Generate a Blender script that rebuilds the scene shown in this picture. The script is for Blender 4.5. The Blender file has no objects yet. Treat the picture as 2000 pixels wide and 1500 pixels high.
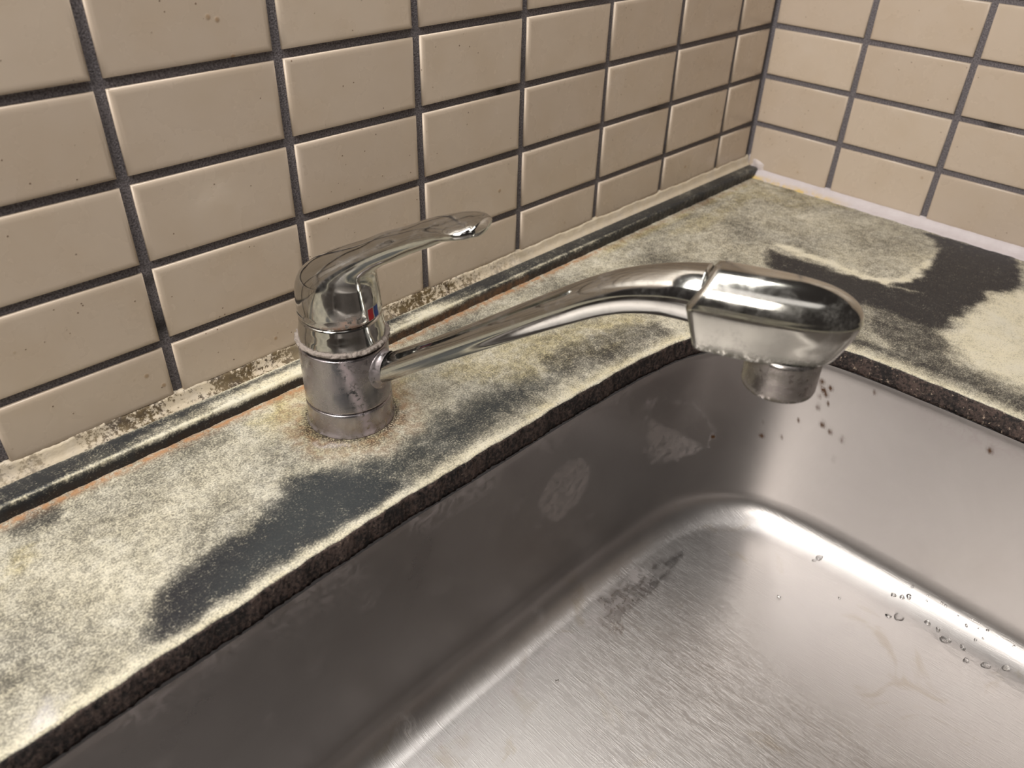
import bpy, math, random
import numpy as np
from mathutils import Vector, Matrix, noise as mnoise
random.seed(7); rng = np.random.default_rng(7)
S = bpy.context.scene
COL = S.collection

# ---------------------------------------------------------------- camera
CAM = (-0.82574807, -0.4338918, 0.25879458)
R0 = (0.7043757616182496, -0.7094112342261478, 0.024299942354760795)
R1 = (-0.39058814012911647, -0.4159460825589052, -0.8212367266473038)
R2 = (0.5927020256715753, 0.5689679755114821, -0.5700699532576483)
cd = bpy.data.cameras.new('camera'); cam = bpy.data.objects.new('camera', cd); COL.objects.link(cam)
m = Matrix(((R0[0], -R1[0], -R2[0], CAM[0]), (R0[1], -R1[1], -R2[1], CAM[1]), (R0[2], -R1[2], -R2[2], CAM[2]), (0, 0, 0, 1)))
cam.matrix_world = m
cd.sensor_width = 36; cd.lens = 1557.86 * 36 / 2000; cd.clip_start = 0.01
cd.dof.use_dof = True; cd.dof.focus_distance = 0.52; cd.dof.aperture_fstop = 9.5
S.camera = cam
# ---------------------------------------------------------------- world, lamp and added fill lights, exposure
S.view_settings.view_transform = 'Standard'; S.view_settings.look = 'None'
S.view_settings.gamma = 1; S.view_settings.use_curve_mapping = False
S.view_settings.exposure = 0.0
w = bpy.data.worlds.new('world'); S.world = w; w.use_nodes = True
w.node_tree.nodes['Background'].inputs[0].default_value = (0.80, 0.70, 0.66, 1)
w.node_tree.nodes['Background'].inputs[1].default_value = 0.05


def area(name, loc, target, sx, sy, power, col):
    l = bpy.data.lights.new(name, 'AREA'); l.shape = 'RECTANGLE'; l.size = sx; l.size_y = sy
    l.energy = power; l.color = col
    o = bpy.data.objects.new(name, l); COL.objects.link(o); o.location = loc
    d = Vector(target) - Vector(loc)
    o.rotation_euler = d.to_track_quat('-Z', 'X' if abs(d.x) > 1 else 'Y').to_euler()
    return o


area('under_cabinet_lamp', (-0.85, -0.12, 0.72), (-0.85, -0.1201, 0), 1.20, 0.08, 7.0, (1.0, 0.975, 0.93))
area('ceiling_fill', (-1.20, -0.60, 1.70), (-0.75, -0.45, 0.0), 1.4, 0.5, 2.5, (1.0, 0.96, 0.93))  # weak overhead fill, added only to soften the light
area('right_wall_fill', (-1.95, -0.58, 1.32), (0.0, -0.25, 0.12), 0.8, 0.6, 23.0, (1.0, 0.95, 0.88))  # unseen fill added on the far side to brighten the right wall

ZC = -0.056      # worktop surface
ZL = -0.0725     # underside of worktop lip, top of steel
ZF = -0.235      # basin floor

# ---------------------------------------------------------------- helpers


def mesh(name, verts, faces, mat=None, parent=None, smooth=True, attrs=None):
    me = bpy.data.meshes.new(name)
    me.from_pydata([tuple(v) for v in verts], [], [tuple(int(i) for i in f) for f in faces])
    me.update()
    if smooth:
        me.polygons.foreach_set('use_smooth', [True] * len(me.polygons))
    if attrs:
        for k, a in attrs.items():
            at = me.attributes.new(k, 'FLOAT', 'POINT'); at.data.foreach_set('value', np.asarray(a, dtype=np.float32))
    o = bpy.data.objects.new(name, me); COL.objects.link(o)
    if mat: me.materials.append(mat)
    if parent: o.parent = parent
    return o


def empty(name, loc):
    o = bpy.data.objects.new(name, None); COL.objects.link(o); o.location = loc; o.empty_display_size = 0.02
    return o


def tag(o, label=None, cat=None, group=None, kind=None):
    if label: o['label'] = label
    if cat: o['category'] = cat
    if group: o['group'] = group
    if kind: o['kind'] = kind
    return o


def part_of(o, p):
    """parent o (built in world coordinates) to p, whose origin is not at zero"""
    o.parent = p; o.matrix_parent_inverse = Matrix.Translation(-p.location)
    return o


def srgb(r, g, b):
    f = lambda c: (c / 255 / 12.92) if c / 255 <= 0.04045 else ((c / 255 + 0.055) / 1.055) ** 2.4
    return (f(r), f(g), f(b), 1)


class NT:
    def __init__(s, name):
        s.m = bpy.data.materials.new(name); s.m.use_nodes = True
        s.t = s.m.node_tree; s.b = s.t.nodes['Principled BSDF']
        s.tc = s.t.nodes.new('ShaderNodeTexCoord').outputs['Object']

    def n(s, typ, **kw):
        nd = s.t.nodes.new(typ)
        for k, v in kw.items(): setattr(nd, k, v)
        return nd

    def link(s, a, b): s.t.links.new(a, b)

    def noise(s, scale, detail=4, rough=0.55, vec=None, dist=0.0):
        nd = s.n('ShaderNodeTexNoise'); nd.inputs['Scale'].default_value = scale
        nd.inputs['Detail'].default_value = detail; nd.inputs['Roughness'].default_value = rough
        nd.inputs['Distortion'].default_value = dist
        s.link(vec or s.tc, nd.inputs['Vector']); return nd.outputs['Fac']

    def voro(s, scale, vec=None, out='Distance'):
        nd = s.n('ShaderNodeTexVoronoi'); nd.inputs['Scale'].default_value = scale
        s.link(vec or s.tc, nd.inputs['Vector']); return nd.outputs[out]

    def mapv(s, scale=(1, 1, 1), rot=(0, 0, 0)):
        nd = s.n('ShaderNodeMapping'); nd.inputs['Scale'].default_value = scale; nd.inputs['Rotation'].default_value = rot
        s.link(s.tc, nd.inputs['Vector']); return nd.outputs[0]

    def attr(s, name):
        nd = s.n('ShaderNodeAttribute'); nd.attribute_name = name; return nd.outputs['Fac']

    def math(s, op, a, b=None, c=None, clamp=False):
        nd = s.n('ShaderNodeMath'); nd.operation = op; nd.use_clamp = clamp
        for i, v in enumerate((a, b, c)):
            if v is None: continue
            if isinstance(v, (int, float)): nd.inputs[i].default_value = v
            else: s.link(v, nd.inputs[i])
        return nd.outputs[0]

    def ramp(s, v, lo, hi, a=0.0, b=1.0):
        nd = s.n('ShaderNodeMapRange'); nd.interpolation_type = 'SMOOTHSTEP'
        nd.inputs['From Min'].default_value = lo; nd.inputs['From Max'].default_value = hi
        nd.inputs['To Min'].default_value = a; nd.inputs['To Max'].default_value = b
        s.link(v, nd.inputs['Value']); return nd.outputs[0]

    def mix(s, f, a, b):
        nd = s.n('ShaderNodeMix'); nd.data_type = 'RGBA'
        for i, v in ((0, f), (6, a), (7, b)):
            if isinstance(v, (int, float)): nd.inputs[i].default_value = v
            elif isinstance(v, tuple): nd.inputs[i].default_value = v
            else: s.link(v, nd.inputs[i])
        return nd.outputs[2]

    def set(s, k, v):
        if isinstance(v, (int, float, tuple)): s.b.inputs[k].default_value = v
        else: s.link(v, s.b.inputs[k])

    def bump(s, h, strength=0.3, dist=0.001, prev=None):
        nd = s.n('ShaderNodeBump'); nd.inputs['Strength'].default_value = strength; nd.inputs['Distance'].default_value = dist
        s.link(h, nd.inputs['Height'])
        if prev: s.link(prev, nd.inputs['Normal'])
        s.link(nd.outputs[0], s.b.inputs['Normal']); return nd.outputs[0]


# ---------------------------------------------------------------- materials
def mat_tile():
    t = NT('glazed_beige_tile')
    inf = t.n('ShaderNodeObjectInfo')
    v = t.n('ShaderNodeVectorMath'); v.operation = 'ADD'; t.link(t.tc, v.inputs[0]); t.link(inf.outputs['Location'], v.inputs[1])
    P = v.outputs[0]
    base = t.mix(inf.outputs['Random'], srgb(190, 174, 158), srgb(198, 182, 165))
    base = t.mix(t.math('MULTIPLY', t.ramp(t.noise(30, 3, .5, P), .35, .80), .24), base, srgb(178, 156, 128))
    haze = t.math('MULTIPLY', t.ramp(t.noise(22, 5, .6, P, .6), .60, .80), .14)
    base = t.mix(haze, base, srgb(214, 206, 200))
    spots = t.math('MULTIPLY', t.ramp(t.voro(62, P), .13, .05), t.ramp(t.noise(30, 2, .5, P), .56, .64))
    base = t.mix(t.math('MULTIPLY', spots, .55), base, srgb(140, 104, 58))
    dots = t.math('MULTIPLY', t.ramp(t.voro(170, P), .11, .06), t.ramp(t.noise(60, 2, .5, P), .54, .60))
    base = t.mix(t.math('MULTIPLY', dots, .7), base, srgb(88, 60, 40))
    wh = t.math('MULTIPLY', t.ramp(t.voro(120, P, 'Distance'), .12, .06), t.ramp(t.noise(45, 2, .5, P), .58, .64))
    base = t.mix(t.math('MULTIPLY', wh, .0), base, srgb(240, 236, 228))
    t.set('Base Color', base); t.set('Roughness', t.ramp(t.noise(25, 4, .6, P), .3, .8, .20, .42))
    t.set('Specular IOR Level', .5)
    n1 = t.bump(t.noise(24, 2, .5, P), .18, .0010)
    t.bump(t.math('MAXIMUM', spots, dots), .3, .0004, n1)
    return t.m


def mat_grout():
    t = NT('dark_grey_grout')
    c = t.mix(t.ramp(t.noise(900, 4, .7), .3, .7), srgb(66, 62, 66), srgb(140, 134, 138))
    c = t.mix(t.ramp(t.noise(14, 3, .6), .62, .74), c, srgb(36, 32, 32))
    t.set('Base Color', c); t.set('Roughness', .9)
    t.bump(t.noise(1100, 3, .6), .9, .0012)
    return t.m


def mat_stone():
    """dark stone under uneven limescale; attribute 'dark' says how bare the stone is"""
    t = NT('lime_stained_stone')
    fine = t.noise(820, 3, .75); mid = t.noise(210, 4, .65); big = t.noise(24, 5, .6, None, .5)
    cloud = t.noise(48, 6, .7, None, .5)
    d = t.math('ADD', t.attr('dark'), t.math('MULTIPLY', t.math('SUBTRACT', fine, .5), 2.5))
    d = t.math('ADD', d, t.math('MULTIPLY', t.math('SUBTRACT', mid, .5), 1.1))
    d = t.math('ADD', d, t.math('MULTIPLY', t.math('SUBTRACT', cloud, .5), .55))
    d = t.math('ADD', t.math('MULTIPLY', t.ramp(d, .0, .95), .62), t.math('MULTIPLY', t.ramp(t.math('ADD', t.attr('dark'), t.math('MULTIPLY', t.math('SUBTRACT', cloud, .5), .7)), .15, 1.0), .38))
    lime = t.mix(big, srgb(206, 203, 190), srgb(234, 226, 204))
    lime = t.mix(t.math('MULTIPLY', t.attr('yellow'), t.ramp(cloud, .25, .7)), lime, srgb(222, 206, 150))
    bare = t.mix(t.attr('green'), srgb(28, 29, 34), srgb(48, 53, 55))
    c = t.mix(d, lime, bare)
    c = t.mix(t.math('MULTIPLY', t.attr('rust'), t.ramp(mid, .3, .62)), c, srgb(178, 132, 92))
    c = t.mix(t.math('MULTIPLY', t.attr('grime_shade'), t.ramp(fine, .36, .56)), c, srgb(42, 28, 20))
    c = t.mix(t.math('MULTIPLY', t.attr('white'), t.ramp(mid, .25, .6)), c, srgb(236, 232, 232))
    grains = t.ramp(t.voro(430), .20, .10)
    c = t.mix(t.math('MULTIPLY', t.math('MULTIPLY', grains, t.ramp(cloud, .35, .6)), .55), c, srgb(60, 56, 54))
    t.set('Base Color', c); t.set('Roughness', t.ramp(d, 0, 1, .62, .45))
    t.bump(t.math('ADD', fine, t.math('MULTIPLY', mid, .6)), .35, .0008)
    return t.m


def mat_lip():
    t = NT('mouldy_stone_edge')
    f = t.noise(420, 5, .75); b = t.noise(60, 4, .6)
    c = t.mix(t.ramp(t.math('ADD', f, t.math('MULTIPLY', t.math('SUBTRACT', b, .5), .5)), .38, .66), srgb(24, 19, 20), srgb(92, 76, 70))
    c = t.mix(t.math('MULTIPLY', t.ramp(t.noise(300, 4, .7), .60, .70), t.attr('light')), c, srgb(190, 170, 150))
    t.set('Base Color', c); t.set('Roughness', .6)
    t.bump(f, .8, .0012)
    return t.m


def mat_caulk(name, c0, c1, dirt, amount):
    t = NT(name)
    c = t.mix(t.noise(90, 4, .6), c0, c1)
    k = t.ramp(t.math('ADD', t.noise(330, 5, .75), t.math('MULTIPLY', t.noise(26, 3, .6), .9)), 1.08 - amount, 1.20 - amount)
    if dirt: c = t.mix(t.math('MULTIPLY', k, t.attr('dirt')), c, dirt)
    c = t.mix(t.math('MULTIPLY', t.attr('yellow'), t.ramp(t.noise(120, 4, .6), .3, .6)), c, srgb(214, 186, 120))
    t.set('Base Color', c); t.set('Roughness', .5)
    t.bump(t.noise(260, 4, .6), .5, .0008)
    return t.m


def mat_chrome(name, rough=.06, scale_amt=.3, tint=(.56, .555, .53, 1), crust=None, rscale=70):
    t = NT(name)
    sm = t.ramp(t.noise(rscale, 5, .65, None, .5), .42, .72)
    fine = t.ramp(t.noise(700, 4, .7), .35, .65)
    k = t.math('MULTIPLY', t.math('MULTIPLY', sm, fine), scale_amt)
    c = t.mix(k, tint, srgb(150, 138, 140))
    met = t.math('SUBTRACT', 1.0, t.math('MULTIPLY', k, .55))
    rg = t.math('ADD', rough, t.math('MULTIPLY', sm, scale_amt * .35))
    if crust:
        cr = t.math('MULTIPLY', t.attr('crust'), t.ramp(t.noise(260, 4, .7), .36, .56))
        c = t.mix(cr, c, crust); met = t.math('MULTIPLY', met, t.math('SUBTRACT', 1.0, t.math('MULTIPLY', cr, .95)))
        rg = t.math('ADD', rg, t.math('MULTIPLY', cr, .6))
        t.bump(t.math('MULTIPLY', cr, t.noise(500, 3, .7)), .3, .0004)
    t.set('Base Color', c); t.set('Metallic', met); t.set('Roughness', rg)
    return t.m


def mat_steel():
    t = NT('brushed_stainless_steel')
    scr = t.noise(60, 3, .6, t.mapv((26, 1.2, 1), (0, 0, .22)))
    scr2 = t.noise(70, 3, .6, t.mapv((22, 1.0, 1), (0, 0, -.25)))
    fine = t.noise(420, 3, .6); blot = t.noise(16, 4, .6, None, .7)
    fl = t.attr('floor')
    c = t.mix(blot, (.42, .395, .388, 1), (.52, .50, .488, 1))
    st = t.math('MULTIPLY', t.attr('stain'), t.ramp(t.noise(130, 5, .7, None, 1.0), .42, .62))
    c = t.mix(t.math('MULTIPLY', st, .75), c, srgb(172, 158, 160))
    ov = t.math('MULTIPLY', t.attr('patch'), t.ramp(t.noise(120, 5, .7, None, 1.0), .25, .65))
    c = t.mix(t.math('MULTIPLY', ov, .42), c, srgb(178, 164, 160))
    rs = t.math('MULTIPLY', t.attr('rust'), t.ramp(t.noise(900, 2, .5), .28, .38))
    c = t.mix(t.math('MINIMUM', rs, 1.0), c, srgb(78, 48, 18))
    bl = t.math('MULTIPLY', t.ramp(t.noise(20, 4, .6, None, 1.2), .60, .72), t.math('MULTIPLY', fl, .28))
    c = t.mix(bl, c, srgb(150, 132, 100))
    t.set('Base Color', c)
    met = t.math('SUBTRACT', 1.0, t.math('ADD', t.math('MULTIPLY', st, .55), t.math('ADD', t.math('MULTIPLY', ov, .45), t.math('MULTIPLY', rs, .8))), None, True)
    t.set('Metallic', met)
    r = t.math('ADD', t.math('ADD', t.math('ADD', .30, t.math('MULTIPLY', fl, .10)), t.math('MULTIPLY', st, .25)), t.math('MULTIPLY', t.math('SUBTRACT', blot, .5), .14))
    r = t.math('SUBTRACT', r, t.math('MULTIPLY', t.attr('wet'), .13))
    t.set('Roughness', r)
    hs = t.math('ADD', t.math('MULTIPLY', t.ramp(scr, .5, .7), fl), t.math('MULTIPLY', t.ramp(scr2, .52, .7), fl))
    n1 = t.bump(hs, .22, .00020)
    t.bump(t.math('MULTIPLY', fine, 1.0), .05, .0002, n1)
    return t.m


def mat_plain(name, col, rough=.5, metal=0.0, bump=None):
    t = NT(name); c = t.mix(t.noise(300, 4, .7), tuple(x * .8 for x in col[:3]) + (1,), col)
    t.set('Base Color', c); t.set('Roughness', rough); t.set('Metallic', metal)
    if bump: t.bump(t.noise(bump[0], 4, .7), bump[1], bump[2])
    return t.m


def mat_water():
    t = NT('clear_water'); t.set('Base Color', (1, 1, 1, 1)); t.set('Roughness', .02); t.set('IOR', 1.33)
    t.set('Transmission Weight', 1.0)
    return t.m


M = dict(tile=mat_tile(), grout=mat_grout(), stone=mat_stone(), lip=mat_lip(), steel=mat_steel(), water=mat_water(),
         caulk_l=mat_caulk('mouldy_sealant', srgb(188, 174, 154), srgb(222, 210, 192), srgb(58, 44, 34), .19),
         caulk_r=mat_caulk('pale_sealant', srgb(190, 180, 182), srgb(210, 202, 204), srgb(120, 100, 90), .0),
         caulk_o=mat_caulk('tan_sealant', srgb(150, 120, 90), srgb(196, 164, 128), srgb(70, 52, 40), .16),
         chrome=mat_chrome('polished_chrome', .08, .30, (.48, .475, .45, 1)),
         body=mat_chrome('lime_dulled_chrome', .16, .70, (.36, .34, .35, 1), srgb(168, 154, 156), 55),
         handle=mat_chrome('handle_chrome', .08, .35, (.50, .495, .47, 1), srgb(168, 132, 112), 60),
         head=mat_chrome('worn_head_chrome', .11, .40, (.52, .51, .47, 1), srgb(58, 50, 26), 50),
         aer=mat_chrome('aerator_chrome', .20, .7, (.42, .39, .37, 1), srgb(70, 60, 36), 80),
         crust=mat_plain('limescale_crust', srgb(174, 162, 154), .9, 0, (500, 1.0, .002)),
         gap=mat_plain('dark_seam', srgb(46, 36, 34), .7),
         red=mat_plain('red_enamel', srgb(186, 34, 42), .35), blue=mat_plain('blue_enamel', srgb(12, 62, 150), .35),
         silver=mat_plain('silver_foil', srgb(214, 210, 206), .3, .4))

# ---------------------------------------------------------------- soft painted masks (limescale, stains) from outlines on the surface


def inside(px, py, poly):
    r = np.zeros(px.shape, bool); n = len(poly)
    for i in range(n):
        x1, y1 = poly[i]; x2, y2 = poly[(i + 1) % n]
        c = ((y1 > py) != (y2 > py)) & (px < (x2 - x1) * (py - y1) / (y2 - y1 + 1e-12) + x1)
        r ^= c
    return r


def sdist(px, py, poly):
    d = np.full(px.shape, 1e9)
    for i in range(len(poly)):
        a = np.array(poly[i]); b = np.array(poly[(i + 1) % len(poly)]); ab = b - a
        t = np.clip(((px - a[0]) * ab[0] + (py - a[1]) * ab[1]) / (ab @ ab + 1e-12), 0, 1)
        d = np.minimum(d, np.hypot(px - a[0] - t * ab[0], py - a[1] - t * ab[1]))
    return np.where(inside(px, py, poly), d, -d)


def blob(px, py, poly, soft=.008, off=0.0):
    t = np.clip((sdist(px, py, poly) + off) / (2 * soft) + .5, 0, 1)
    return t * t * (3 - 2 * t)


def lump(px, py, f, seed=0):
    """cheap smooth pseudo noise, -1..1"""
    r = np.random.default_rng(seed); s = 0
    for k in range(7):
        a = r.uniform(0, 6.28); q = f * r.uniform(.6, 1.8); s = s + np.sin((px * math.cos(a) + py * math.sin(a)) * q + r.uniform(0, 6.28))
    return s / 4


dark1 = [(-0.759, -0.128), (-0.729, -0.119), (-0.703, -0.116), (-0.68, -0.106), (-0.664, -0.098), (-0.641, -0.107), (-0.619, -0.128), (-0.604, -0.152), (-0.604, -0.161), (-0.625, -0.159), (-0.677, -0.159), (-0.715, -0.161), (-0.743, -0.16), (-0.769, -0.167), (-0.785, -0.172), (-0.772, -0.154)]
gray1 = [(-0.662, -0.096), (-0.637, -0.101), (-0.601, -0.115), (-0.553, -0.102), (-0.504, -0.105), (-0.463, -0.126), (-0.463, -0.145), (-0.51, -0.15), (-0.569, -0.159), (-0.619, -0.156), (-0.688, -0.156), (-0.723, -0.155), (-0.742, -0.15)]
gray2 = [(-0.47, -0.102), (-0.401, -0.107), (-0.347, -0.135), (-0.354, -0.16), (-0.431, -0.156), (-0.487, -0.147)]
dark2 = [(-0.17, -0.124), (-0.16, -0.155), (-0.161, -0.196), (-0.153, -0.229), (-0.131, -0.245), (-0.087, -0.243), (-0.043, -0.231), (-0.016, -0.208), (-0.009, -0.247), (-0.007, -0.301), (-0.079, -0.323), (-0.104, -0.306), (-0.153, -0.303), (-0.192, -0.301), (-0.207, -0.286), (-0.205, -0.244), (-0.216, -0.204), (-0.209, -0.152)]
dark3 = [(-0.17, -0.227), (-0.106, -0.26), (-0.126, -0.293), (-0.203, -0.301), (-0.233, -0.323), (-0.242, -0.352), (-0.246, -0.374), (-0.251, -0.394), (-0.288, -0.405), (-0.275, -0.379), (-0.267, -0.346), (-0.267, -0.31), (-0.263, -0.286), (-0.24, -0.255)]
light1 = [(-0.208, -0.307), (-0.153, -0.303), (-0.103, -0.314), (-0.048, -0.339), (-0.05, -.42), (-0.23, -0.42), (-0.235, -0.367), (-0.232, -0.334)]
corner_gray = [(-0.269, -0.026), (-0.154, -0.033), (-0.07, -0.053), (-0.068, -0.128), (-0.129, -0.138), (-0.2, -0.104), (-0.269, -0.084)]
dark4 = [(-0.797, -0.03), (-0.784, -0.023), (-0.764, -0.026), (-0.755, -0.04), (-0.769, -0.047), (-0.787, -0.045), (-0.801, -0.042)]
white1 = [(-0.825, -0.154), (-0.818, -0.152), (-0.814, -0.159), (-0.816, -0.166), (-0.821, -0.167), (-0.826, -0.161)]
yellow1 = [(-0.629, -0.02), (-0.59, -0.02), (-0.54, -0.036), (-0.517, -0.049), (-0.561, -0.085), (-0.596, -0.113), (-0.625, -0.105), (-0.65, -0.076), (-0.654, -0.036)]
yellow2 = [(-0.421, -0.088), (-0.367, -0.105), (-0.347, -0.135), (-0.404, -0.144), (-0.458, -0.131), (-0.503, -0.124), (-0.541, -0.071), (-0.498, -0.066)]
yellow3 = [(-0.802, -0.046), (-0.788, -0.049), (-0.79, -0.062), (-0.8, -0.071), (-0.81, -0.071)]
yellow4 = [(-0.235, -0.042), (-0.131, -0.036), (-0.011, -0.025), (0.009, -0.064), (-0.006, -0.12), (-0.059, -0.1), (-0.066, -0.057), (-0.175, -0.065)]

# ---------------------------------------------------------------- walls with single tiles
PX, AX, BY = 0.10155, 0.0685, 0.1014
ROWS = 12


def wall(name, axis, length, first, zbot):
    z1 = ROWS * .05
    if axis == 'x':
        v = [(-length, 0.0, zbot - .10), (0.02, 0.0, zbot - .10), (0.02, 0, z1), (-length, 0, z1), (-length, 0.02, zbot - .10), (0.02, .02, zbot - .10), (.02, .02, z1), (-length, .02, z1)]
    else:
        v = [(0, 0, zbot - .10), (0, -length, zbot - .10), (0, -length, z1), (0, 0, z1), (.02, 0, zbot - .10), (.02, -length, zbot - .10), (.02, -length, z1), (.02, 0, z1)]
    f = [(0, 1, 2, 3), (7, 6, 5, 4), (0, 4, 5, 1), (1, 5, 6, 2), (2, 6, 7, 3), (3, 7, 4, 0)]
    o = mesh(name, v, f, M['grout'], smooth=False)
    tag(o, kind='structure')
    return o


def tile_mesh(w_, h_):
    """front face towards -Y local, centred; rounded (bevelled) rim, very slightly pillowed"""
    rings = []
    prof = [(0.0, 0.0), (0.0, .0011), (.00022, .0016), (.0007, .0020), (.0016, .00225), (.0034, .00235)]
    vs = []; fs = []
    for ins, d in prof:
        a, b = w_ / 2 - ins, h_ / 2 - ins
        rings.append([(-a, -d, -b), (a, -d, -b), (a, -d, b), (-a, -d, b)])
    for r in rings: vs += r
    for i in range(len(rings) - 1):
        for k in range(4):
            fs.append((i * 4 + k, i * 4 + (k + 1) % 4, (i + 1) * 4 + (k + 1) % 4, (i + 1) * 4 + k))
    n = (len(rings) - 1) * 4
    fs.append((n, n + 1, n + 2, n + 3))
    me = bpy.data.meshes.new('tile'); me.from_pydata(vs, [], fs); me.update()
    me.polygons.foreach_set('use_smooth', [True] * (len(fs) - 1) + [False])
    me.materials.append(M['tile'])
    return me


GW, GH = .0062, .0052
CACHE = {}


def put_tile(parent, axis, c0, c1, z0, z1):
    wd, hd = c1 - c0, z1 - z0
    key = (round(wd, 5), round(hd, 5))
    if key not in CACHE: CACHE[key] = tile_mesh(wd, hd)
    o = bpy.data.objects.new('tile', CACHE[key]); COL.objects.link(o)
    cc = (c0 + c1) / 2; zz = (z0 + z1) / 2
    e = random.uniform(-.00025, .00025)
    if axis == 'x':
        o.location = (-cc, -.0001 + e, zz); rz = 0.0
    else:
        o.location = (-.0001 + e, -cc, zz); rz = -math.pi / 2
    o.rotation_euler = (random.uniform(-.004, .004), random.uniform(-.0015, .0015), rz + random.uniform(-.003, .003))
    o.parent = parent


wl = wall('wall_left', 'x', 1.36, AX, -.07)
wr = wall('wall_right', 'y', 0.86, BY, -.07)
for (par, axis, first, ncol, zb) in ((wl, 'x', AX, 13, -.037), (wr, 'y', BY, 8, -.0485)):
    for c in range(ncol):
        a = .0075 if c == 0 else first + (c - 1) * PX + GW / 2
        b = (first if c == 0 else first + c * PX) - GW / 2
        if axis == 'y' and c == 0: a = .0050
        for r in range(-1, ROWS):
            z0 = zb if r == -1 else r * .05 + GH / 2
            put_tile(par, axis, a, b, z0, (r + 1) * .05 - GH / 2)

# ---------------------------------------------------------------- worktop with its cut-out
edge_pts = [(-1.16, -.200), (-1.10, -.177), (-1.02, -.1735), (-.93, -.1725), (-.8406, -.1680), (-.7930, -.1650), (-.732, -.1630), (-.675, -.1600), (-.6220, -.1588), (-.580, -.1592),
            (-.538, -.1593), (-.495, -.1592), (-.451, -.1604), (-.410, -.1622), (-.3815, -.1648), (-.358, -.1688), (-.334, -.1790), (-.312, -.1960), (-.295, -.2190), (-.2860, -.246),
            (-.2815, -.281), (-.2800, -.310), (-.2795, -.340), (-.2795, -.383), (-.280, -.44), (-.281, -.52), (-.285, -.59), (-.312, -.622), (-.37, -.632), (-.50, -.634), (-.70, -.634), (-.95, -.634), (-1.10, -.632), (-1.155, -.60), (-1.168, -.50), (-1.168, -.35), (-1.168, -.25)]


def closed_spline(P, n):
    P = np.array(P, float); N = len(P); out = []
    for i in range(N):
        p0, p1, p2, p3 = P[(i - 1) % N], P[i], P[(i + 1) % N], P[(i + 2) % N]
        m = 12
        for k in range(m):
            t = k / m
            out.append(.5 * ((2 * p1) + (-p0 + p2) * t + (2 * p0 - 5 * p1 + 4 * p2 - p3) * t * t + (-p0 + 3 * p1 - 3 * p2 + p3) * t ** 3))
    out = np.array(out); d = np.r_[0, np.cumsum(np.hypot(*(np.roll(out, -1, 0) - out).T))]
    o2 = np.vstack([out, out[:1]]); s = np.linspace(0, d[-1], n, endpoint=False)
    return np.c_[np.interp(s, d, o2[:, 0]), np.interp(s, d, o2[:, 1])]


NE = 1400
hole = closed_spline(edge_pts, NE)
tan = np.roll(hole, -1, 0) - np.roll(hole, 1, 0); tan /= np.hypot(*tan.T)[:, None]
nin = np.c_[tan[:, 1], -tan[:, 0]]                    # points into the basin (path runs clockwise seen from above)
cen = hole.mean(0)
if np.mean(np.sum(nin * (cen - hole), 1)) < 0: nin = -nin
# smooth the inward normals
for _ in range(900): nin = (nin + np.roll(nin, 1, 0) + np.roll(nin, -1, 0)) / 3
for _ in range(50): hole = (hole + np.roll(hole, 1, 0) + np.roll(hole, -1, 0)) / 3
nin /= np.hypot(*nin.T)[:, None]
sl = np.arange(NE) / NE * 2 * math.pi
wob = .0003 * np.sin(37 * sl) + .0003 * np.sin(83 * sl + 1) + .0002 * np.sin(191 * sl + 2)
hole0 = hole.copy(); hole = hole + nin * wob[:, None]
leftm = np.clip(-nin[:, 1], 0, 1) ** 2

# outer outline: a rectangle, met by rays from a centre line
X0, X1, Y0, Y1 = -1.34, -.0004, -.80, -.0004


def outer_pt(p, q):
    ctr = np.array([np.clip(p[0], -1.10, -.36), -.30 if p[1] > -.4 else -.50])
    if p[1] < -.24 and p[1] > -.56 and (p[0] > -.30 or p[0] < -1.15): ctr = np.array([np.clip(p[0], -1.10, -.36), p[1]])
    d = p - ctr; d /= np.hypot(*d); t = 1e9
    if d[0] > 1e-9: t = min(t, (X1 - p[0]) / d[0])
    if d[0] < -1e-9: t = min(t, (X0 - p[0]) / d[0])
    if d[1] > 1e-9: t = min(t, (Y1 - p[1]) / d[1])
    if d[1] < -1e-9: t = min(t, (Y0 - p[1]) / d[1])
    return p + d * t


# monotone correspondence by arc angle, made smooth
outer = np.array([outer_pt(p, q) for p, q in zip(hole, nin)])
W, H = X1 - X0, Y1 - Y0
def peri(p):
    e = 1e-6
    if abs(p[1] - Y1) < e: return p[0] - X0
    if abs(p[0] - X1) < e: return W + (Y1 - p[1])
    if abs(p[1] - Y0) < e: return W + H + (X1 - p[0])
    return 2 * W + H + (p[1] - Y0)
TT = 2 * (W + H)
ps = np.array([peri(p) for p in outer]); ps = np.unwrap(ps / TT * 2 * math.pi) / (2 * math.pi) * TT
k = np.ones(61) / 61
dev = ps - np.linspace(ps[0], ps[0] + TT, NE, endpoint=False)
dev = np.convolve(np.r_[dev[-30:], dev, dev[:30]], k, 'valid'); ps = np.linspace(ps[0], ps[0] + TT, NE, endpoint=False) + dev
ps = np.maximum.accumulate(ps)
def at(s):
    s = s % TT
    if s < W: return (X0 + s, Y1)
    if s < W + H: return (X1, Y1 - (s - W))
    if s < 2 * W + H: return (X1 - (s - W - H), Y0)
    return (X0, Y0 + (s - 2 * W - H))
# snap nearest samples to the four corners
for cs in (0, W, W + H, 2 * W + H):
    dd = np.abs((ps - cs + TT / 2) % TT - TT / 2); i = int(np.argmin(dd)); ps[i] = round((ps[i] - cs) / TT) * TT + cs
outer = np.array([at(s) for s in ps])

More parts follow.
